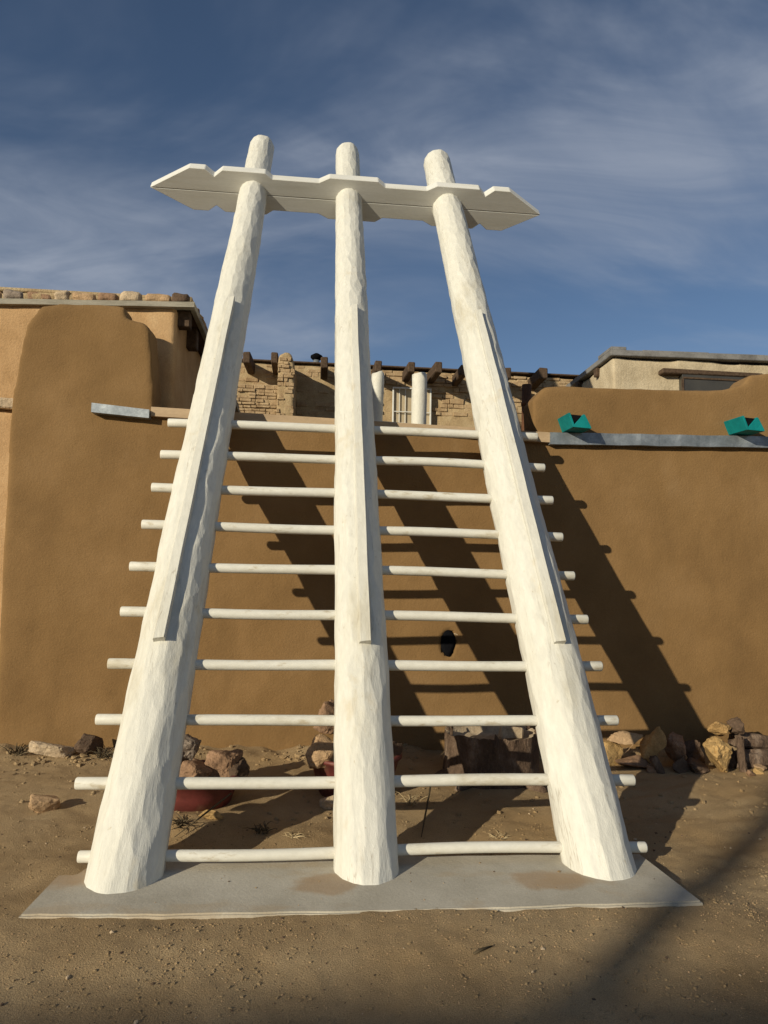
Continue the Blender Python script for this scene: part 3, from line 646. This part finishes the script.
# ------------------------------------------------------------------ tubs, stump, stones
def tub(x, y, rt, rb, h, label, dx_=0.0):
    z0 = gz(x, y) - 0.02; e = empty('red_tub', (x, y, z0), label, 'tub', 'red planter tubs')
    n = 40; prof = [(0, 0), (rb, 0), (rb + (rt - rb) * .5, h * .5), (rt, h), (rt + 0.018, h), (rt + 0.018, h + 0.022), (rt - 0.012, h + 0.024), (rt - 0.02, h * .8), (rt - 0.03, h * .7)]
    V = []; F = []
    for (r_, z) in prof:
        for k in range(n):
            a = 2 * math.pi * k / n; V.append((x + r_ * math.cos(a), y + r_ * math.sin(a), z0 + z))
    for i in range(len(prof) - 1):
        for k in range(n): F.append((i * n + k, i * n + (k + 1) % n, (i + 1) * n + (k + 1) % n, (i + 1) * n + k))
    from_data('shell', V, F, m_red, e, True)
    bm = bmesh.new(); bmesh.ops.create_circle(bm, cap_ends=True, radius=rt - 0.015, segments=n)
    bmesh.ops.triangulate(bm, faces=bm.faces); 
    for _ in range(3): bmesh.ops.subdivide_edges(bm, edges=bm.edges, cuts=1)
    for v in bm.verts: v.co = Vector((v.co.x + x, v.co.y + y, z0 + h * .86 + 0.03 * noise.noise(v.co * 9)))
    from_bm('soil', bm, m_dirt, e, True)
    return z0 + h * 0.86
zt1 = tub(0.345, 5.12, 0.315, 0.24, 0.26, 'red tub of stones behind the foot of the middle pole')
zt2 = tub(-0.72, 4.98, 0.29, 0.225, 0.19, 'low red tub of stones behind the foot of the left pole')
rock((0.13, 4.97, zt1 - 0.02), (0.34, 0.28, 0.27), m_s_tan, 'broad tan stone on the rim of the red tub behind the middle pole', 3, 0.3)
rock((0.15, 5.02, zt1 + 0.19), (0.28, 0.24, 0.30), m_s_red, 'pinkish stone topping the pile in the middle red tub', 8, 0.9)
rock((0.38, 5.10, zt1 - 0.01), (0.30, 0.30, 0.22), m_s_grey, 'grey stone in the middle red tub behind the pole', 13, 0.1)
rock((0.59, 5.02, zt1 - 0.03), (0.20, 0.20, 0.24), m_s_dark, 'dark stone at the right rim of the middle red tub', 17, 0.5)
rock((-0.88, 4.98, zt2 - 0.05), (0.32, 0.28, 0.27), m_s_pale, 'pale stone beside the left pole in the low red tub', 21, 0.4)
rock((-0.72, 4.86, zt2 - 0.04), (0.30, 0.26, 0.26), m_s_red, 'reddish stone with lit left face in the low red tub', 25, 1.2)
rock((-0.54, 4.97, zt2 + 0.00), (0.34, 0.28, 0.27), m_s_red, 'rounded brown stone leaning at the right of the low red tub', 29, 0.7)
rock((-0.82, 5.08, zt2 + 0.09), (0.30, 0.26, 0.21), m_s_grey, 'grey stone topping the pile in the low red tub', 31, 0.2)
rock((-0.45, 4.93, zt2 - 0.06), (0.18, 0.18, 0.28), m_s_dark, 'dark stone at the right rim of the low red tub', 33, 0.2)
rock((-0.56, 4.62, gz(-0.56, 4.62) - 0.015), (0.19, 0.09, 0.075), m_s_yel, 'small yellow stone lying in front of the low red tub', 41, 0.1)
rock((0.16, 4.84, gz(0.16, 4.84) - 0.02), (0.15, 0.13, 0.13), m_s_pale, 'pale block at the foot of the middle red tub', 43, 0.3)

def stump(x, y, r_, h):
    z0 = gz(x, y) - 0.03; e = empty('tree_stump', (x, y, z0), 'dark ragged tree stump lying between the middle and right poles', 'stump')
    n = 72; rows = 26; V = []; F = []
    def rr(a, u): 
        d = Vector((math.cos(a) * 1.2, math.sin(a) * 1.2, u * 0.6))
        return r_ * (1 + 0.10 * noise.noise(d * 1.3 + Vector((3, 0, 0))) + 0.05 * noise.noise(Vector((a * 6, u * 1.2, 2))) + 0.03 * noise.noise(Vector((a * 17, u * 3, 6))) + 0.10 * (1 - u) ** 3)
    def top(a): return h * (1 + 0.05 * noise.noise(Vector((math.cos(a) * 2, math.sin(a) * 2, 9))) + 0.05 * noise.noise(Vector((math.cos(a) * 7, math.sin(a) * 7, 4))))
    for i in range(rows):
        u = i / (rows - 1)
        for k in range(n):
            a = 2 * math.pi * k / n; q = rr(a, u); V.append((x + q * math.cos(a), y + q * 0.8 * math.sin(a), z0 + top(a) * u))
    for i in range(rows - 1):
        for k in range(n): F.append((i * n + k, i * n + (k + 1) % n, (i + 1) * n + (k + 1) % n, (i + 1) * n + k))
    st = len(V)
    for (k_, dz) in ((0.90, -0.01), (0.86, -0.06), (0.5, -0.07), (0.05, -0.065)):
        for k in range(n):
            a = 2 * math.pi * k / n; q = rr(a, 1) * k_; V.append((x + q * math.cos(a), y + q * .8 * math.sin(a), z0 + (top(a) if k_ > .87 else h) + dz + 0.02 * noise.noise(Vector((q * 9 * math.cos(a), q * 9 * math.sin(a), 1)))))
    bark = from_data('bark', V[:st], [f for f in F], m_bark, e, True)
    V2 = V[st - n:]; F2 = []
    for i in range(4):
        for k in range(n): F2.append((i * n + k, i * n + (k + 1) % n, (i + 1) * n + (k + 1) % n, (i + 1) * n + k))
    from_data('cut_top', V2, F2, m_cut, e, True)
    for (a, hh, w) in ((3.4, 0.13, 0.03), (3.0, 0.07, 0.04), (5.9, 0.09, 0.06), (6.2, 0.05, 0.05), (4.6, 0.03, 0.06), (0.4, 0.06, 0.05)):
        q = rr(a, 1) * 0.95; c = Vector((x + q * math.cos(a), y + q * .8 * math.sin(a), z0 + top(a) - 0.06))
        tube('splinter', [c, c + Vector((0.01, 0, hh * .6 + 0.03)), c + Vector((0.02 * math.cos(a), 0, hh + 0.06))], [w * .5, w * .35, 0.004], m_bark, e, 6, False)
    for (a, ln) in ((4.0, .16), (5.3, .18), (3.3, .14)):
        q = rr(a, 0) * 0.9; c = Vector((x + q * math.cos(a), y + q * .8 * math.sin(a), z0 + 0.05)); d = Vector((math.cos(a), math.sin(a), -0.2))
        tube('root', [c - d * .05, c + d * ln * .5, c + d * ln], [0.07, 0.05, 0.02], m_bark, e, 8)
    box('wood_chunk', (x + 0.05, y - 0.10, z0 + h - 0.04), (x + 0.24, y + 0.0, z0 + h + 0.045), m_cut, e, 0.012, 0.02)
stump(1.40, 5.42, 0.36, 0.36)

R_group = 'stones and wood along the wall foot'
def G(x, y, d=0.02): return (x, y, gz(x, y) - d)
rock(G(-2.00, 5.96), (0.42, 0.26, 0.21), m_s_pale, 'pale wedge shaped stone slab against the wall left of the ladder', 52, 0.15, 0.12, npts=9)
rock(G(-1.72, 6.02), (0.30, 0.22, 0.20), m_s_dark, 'dark stone just right of the pale wedge shaped slab', 55, 0.4, npts=10)
rock(G(-1.63, 4.84), (0.23, 0.19, 0.19), m_s_tan, 'lone tan stone on open dirt left of the ladder foot', 58, 0.6, npts=11)
rock(G(2.46, 5.70), (0.26, 0.22, 0.27), m_s_yel, 'small yellow stone peeping over reddish slabs by the right pole', 61, 0.3)
rock(G(2.60, 5.60), (0.46, 0.26, 0.14), m_s_red, 'flat reddish slab just right of the right pole', 62, 0.2, npts=12)
rock((2.58, 5.62, gz(2.58, 5.62) + 0.095), (0.40, 0.22, 0.12), m_s_tan, 'tan slab lying on top of the flat reddish slab', 63, -0.2, npts=12)
rock(G(2.78, 5.58), (0.30, 0.26, 0.36), m_s_och, 'upright ochre stone half in the right pole shadow', 64, 0.5, npts=12)
rock(G(3.00, 5.62), (0.32, 0.26, 0.40), m_s_red, 'upright brown stone in the middle of the right pole shadow', 65, 0.8, npts=12)
rock(G(3.02, 5.46), (0.36, 0.22, 0.17), m_s_dark, 'low dark stone in front of the upright brown stone', 66, 0.1, npts=12)
rock(G(3.25, 5.50), (0.40, 0.28, 0.33), m_s_yel, 'biggest bright yellow jagged stone right of the pole shadow', 67, 0.9, rough=0.16, npts=14, sub=3)
rock((3.35, 5.62, gz(3.35, 5.62) + 0.22), (0.32, 0.22, 0.18), m_s_och, 'dull ochre stone perched behind the biggest bright yellow stone', 68, 0.4, 0.5, npts=12)
rock((3.49, 5.60, gz(3.49, 5.60) + 0.26), (0.20, 0.18, 0.17), m_s_dark, 'small dark stone perched right of the dull ochre perched stone', 69, 0.4, npts=12)
rock(G(3.54, 5.42), (0.11, 0.10, 0.085), m_s_yel, 'small yellow stone in front of the dark log pieces', 70, 0.4)
rock(G(3.44, 5.36), (0.09, 0.08, 0.07), m_s_red, 'small reddish stone right of the biggest bright yellow stone', 71, 0.9)
rock(G(3.70, 5.40), (0.10, 0.08, 0.06), m_s_tan, 'small tan stone near the right picture edge', 72, 0.4)
rock(G(3.46, 5.62), (0.26, 0.20, 0.28), m_s_dark, 'dark stone wedged behind the biggest bright yellow stone', 81, 0.7, npts=12)
rock(G(2.93, 5.46), (0.20, 0.15, 0.16), m_s_dark, 'dark stone between the two upright stones in the pole shadow', 82, 0.2, npts=12)
rock(G(3.14, 5.68), (0.24, 0.20, 0.33), m_s_dark, 'tall dark stone left behind the biggest bright yellow stone', 83, 0.2, npts=12)
rock(G(2.70, 5.48), (0.20, 0.12, 0.10), m_s_red, 'low reddish stone before the upright ochre stone', 84, 0.4, npts=12)
rock(G(3.58, 5.46), (0.15, 0.11, 0.10), m_s_tan, 'tan stone lying in front of the dark log pieces', 85, 0.4, npts=12)
def log(p0, p1, r_, label, sd):
    P0, P1 = Vector(p0), Vector(p1); n = 14; seg = 18; V = []; F = []
    t = (P1 - P0).normalized(); e1 = t.cross(Vector((0, 0, 1))).normalized(); e2 = t.cross(e1)
    for i in range(n):
        u = i / (n - 1); c = P0.lerp(P1, u)
        for k in range(seg):
            a = 2 * math.pi * k / seg; q = r_ * (1 + 0.22 * noise.noise(Vector((math.cos(a) * 2, math.sin(a) * 2, u * 3 + sd))) + 0.12 * noise.noise(Vector((math.cos(a) * 6, math.sin(a) * 6, u * 6 + sd)))) * (0.85 if i in (0, n - 1) else 1)
            V.append(c + e1 * q * math.cos(a) + e2 * q * math.sin(a) + t * (0.04 * noise.noise(Vector((a, sd, i))) if i in (0, n - 1) else 0))
    for i in range(n - 1):
        for k in range(seg): F.append((i * seg + k, i * seg + (k + 1) % seg, (i + 1) * seg + (k + 1) % seg, (i + 1) * seg + k))
    F.append(tuple(reversed(range(seg)))); F.append(tuple((n - 1) * seg + k for k in range(seg)))
    o = from_data('broken_log', V, F, m_bark, None, False); base_at(o, P0); props(o, label, 'log')
g = gz(3.8, 5.6)
log((3.44, 5.58, g + 0.07), (4.15, 5.64, g + 0.06), 0.075, 'lower dark broken log at the wall foot by the right edge', 1)
log((3.50, 5.68, g + 0.20), (4.20, 5.68, g + 0.14), 0.065, 'upper dark broken log resting on the lower one', 2)
log((3.43, 5.44, g + 0.0), (3.45, 5.50, g + 0.26), 0.03, 'thin upright splinter of dark wood beside the biggest bright yellow stone', 3)
log((2.76, 5.44, g - 0.02), (3.12, 5.34, g - 0.03), 0.028, 'thin dark stick lying at the foot of the ochre stones', 4)
log((2.70, 5.46, g + 0.12), (2.76, 5.42, g - 0.03), 0.035, 'short dark wood stake beside the second rung end', 5)

# weeds and twigs
def weed(x, y, n, h, spread, m, label, seed, w=0.006):
    r = random.Random(seed); V = []; F = []; z = gz(x, y)
    for _ in range(n):
        a = r.uniform(0, 6.283); l = h * r.uniform(0.5, 1.1); s_ = spread * r.uniform(0.3, 1.0)
        b = Vector((x + r.gauss(0, spread * .18), y + r.gauss(0, spread * .18), z - 0.01)); d = Vector((math.cos(a), math.sin(a), 0)); side = Vector((-d.y, d.x, 0)) * w
        up = Vector((0, 0, 1)) * 0.4 + Vector((0, -0.9, 0)) * 0.3
        pts = [b, b + d * s_ * .35 + Vector((0, 0, l * .6)), b + d * s_ * .75 + Vector((0, 0, l * .9)), b + d * s_ * 1.1 + Vector((0, 0, l * r.uniform(.6, 1.1)))]
        k0 = len(V)
        for i, p in enumerate(pts):
            q = 1 - i / 3.3; V += [p + side * q, p - side * q, p + Vector((0, 0, w * q * 1.4))]
        for i in range(3):
            a_ = k0 + i * 3
            for k in range(3): F.append((a_ + k, a_ + (k + 1) % 3, a_ + 3 + (k + 1) % 3, a_ + 3 + k))
    o = from_data('dry_weed', V, F, m, None, False); base_at(o, (x, y, z)); props(o, label, 'weed', 'dry weeds')
weed(-2.24, 5.98, 34, 0.075, 0.14, m_weed, 'dark dry weed left of the pale wedge shaped slab', 1)
weed(-1.58, 5.95, 26, 0.08, 0.14, m_weed, 'dark dry weed beside the dark stone left of the ladder', 2)
weed(-0.24, 4.40, 26, 0.055, 0.10, m_weed, 'small dark weed behind the bottom rung left of the middle pole', 3)
weed(-0.06, 4.32, 24, 0.03, 0.08, m_straw, 'pale dry grass tuft close to the middle pole', 4, 0.004)
weed(1.16, 4.30, 26, 0.03, 0.09, m_straw, 'pale dry grass tuft in front of the stump', 5, 0.004)
weed(0.72, 4.86, 20, 0.07, 0.12, m_straw, 'dry grass tuft right of the middle red tub', 6, 0.004)
weed(-0.72, 4.50, 22, 0.05, 0.12, m_weed, 'dark weed in front of the low red tub', 7)
weed(2.02, 5.1, 18, 0.06, 0.10, m_straw, 'dry grass tuft between the stump and the right pole', 8, 0.004)
def twig(pts, label, r_=0.006):
    o = tube('twig', pts, [r_] * (len(pts) - 1) + [r_ * .4], m_weed, None, 6); base_at(o, pts[0]); props(o, label, 'twig')
twig([(0.86, 4.92, gz(.86, 4.92) + 0.16), (0.82, 4.80, gz(.82, 4.8) + 0.08), (0.76, 4.6, gz(.76, 4.6) + 0.02), (0.70, 4.35, gz(.7, 4.35) + 0.01)], 'thin dark twig leaning between the middle red tub and stump')
twig([(-0.46, 4.72, gz(-.46, 4.72) + 0.13), (-0.58, 4.55, gz(-.58, 4.55) + 0.06), (-0.74, 4.36, gz(-.74, 4.36) + 0.012)], 'thin dark twig in front of the low red tub')
twig([(0.70, 2.98, gz(.7, 2.98) + 0.008), (0.74, 3.0, gz(.74, 3.0) + 0.012), (0.79, 3.03, gz(.79, 3.03) + 0.006)], 'tiny stick on the dirt in front of the pad')

# gravel: loose pebbles over the dirt
def gravel(n, xr, yr, smin, smax, m, name, label, seed, dens=None):
    r = np.random.default_rng(seed); ph = (1 + 5 ** .5) / 2
    iv = np.array([(-1, ph, 0), (1, ph, 0), (-1, -ph, 0), (1, -ph, 0), (0, -1, ph), (0, 1, ph), (0, -1, -ph), (0, 1, -ph), (ph, 0, -1), (ph, 0, 1), (-ph, 0, -1), (-ph, 0, 1)]) / 1.9
    fi = np.array([(0, 11, 5), (0, 5, 1), (0, 1, 7), (0, 7, 10), (0, 10, 11), (1, 5, 9), (5, 11, 4), (11, 10, 2), (10, 7, 6), (7, 1, 8), (3, 9, 4), (3, 4, 2), (3, 2, 6), (3, 6, 8), (3, 8, 9), (4, 9, 5), (2, 4, 11), (6, 2, 10), (8, 6, 7), (9, 8, 1)])
    V = []; F = []; c = 0
    while c < n:
        x = r.uniform(*xr); y = r.uniform(*yr)
        if -1.25 < x < 1.9 and 3.33 < y < 4.0 and r.random() > 0.03: continue
        if noise.noise(Vector((x * 1.3, y * 1.3, seed))) + r.uniform(-0.5, 0.5) < -0.1: continue
        s = smin + (smax - smin) * r.random() ** 4
        z = 0.068 if (-1.2 < x < 1.85 and 3.4 < y < 3.92) else gz(x, y) + gfine(x, y)
        v = iv * (1 + r.uniform(-0.3, 0.3, (12, 1))) * np.array([r.uniform(.8, 1.3), r.uniform(.7, 1.1), r.uniform(.45, .8)]) * s
        a = r.uniform(0, 6.28); ca, sa = math.cos(a), math.sin(a)
        v = v @ np.array([[ca, -sa, 0], [sa, ca, 0], [0, 0, 1]]) + np.array([x, y, z + s * 0.12])
        V.append(v); F.append(fi + 12 * c); c += 1
    V = np.concatenate(V); F = np.concatenate(F)
    o = from_data(name, V, [tuple(map(int, f)) for f in F], m, None, False); props(o, label, name.replace('_', ' '), kind='stuff')
gravel(9000, (-2.2, 3.6), (2.3, 4.6), 0.0018, 0.009, m_dirt, 'gravel', 'fine tan gravel strewn over the dirt', 1)
gravel(9000, (-1.6, 2.6), (2.35, 3.5), 0.0012, 0.0042, m_s_tan, 'coarse_sand', 'coarse sand grains on the dirt near the viewer', 6)
gravel(170, (-2.2, 3.6), (2.3, 4.8), 0.003, 0.012, m_s_pale, 'pale_pebbles', 'scattered pale pebbles on the dirt', 2)
gravel(1000, (-2.4, 4.2), (4.6, 6.1), 0.004, 0.022, m_dirt, 'rubble', 'small rubble along the wall foot', 3)
gravel(900, (-2.5, 4.4), (5.75, 6.14), 0.006, 0.03, m_dirt, 'wall_foot_clods', 'clods of dirt fallen along the foot of the brown wall', 5)
gravel(500, (-2.2, 3.6), (2.2, 4.6), 0.003, 0.010, m_s_dark, 'dark_grit', 'dark grit scattered over the dirt', 4)

# ------------------------------------------------------------------ what stands behind the photographer and throws the soft shadows
bh = empty('opposite_adobe_house', (-18, -16, 0), 'plain adobe house across the yard behind the viewer', 'building')
adobe('wall', solid_outline([(-26, -0.3), (-26, 7.5), (-10, 7.5), (-10, -0.3)], -19.5, -12.50), m_tan, bh, 0.12, 3, 0.04)
for i in range(10): tube('roof_beam', [(-25 + i * 1.5, -13.0, 6.6), (-25 + i * 1.5, -12.1, 6.6)], 0.11, m_viga, bh, 10)
ux, uy = -13.20, -10.50
up_ = empty('utility_pole', (ux, uy, 0), 'weathered timber utility pole behind the viewer', 'pole')
tube('shaft', [(ux, uy, -0.3), (ux, uy, 4.5), (ux + 0.02, uy, 7.85)], [0.115, 0.105, 0.095], m_fascia, up_, 16)
tube('insulator', [(ux, uy + 0.14, 7.5), (ux, uy + 0.14, 7.7)], 0.04, m_black, up_, 8)
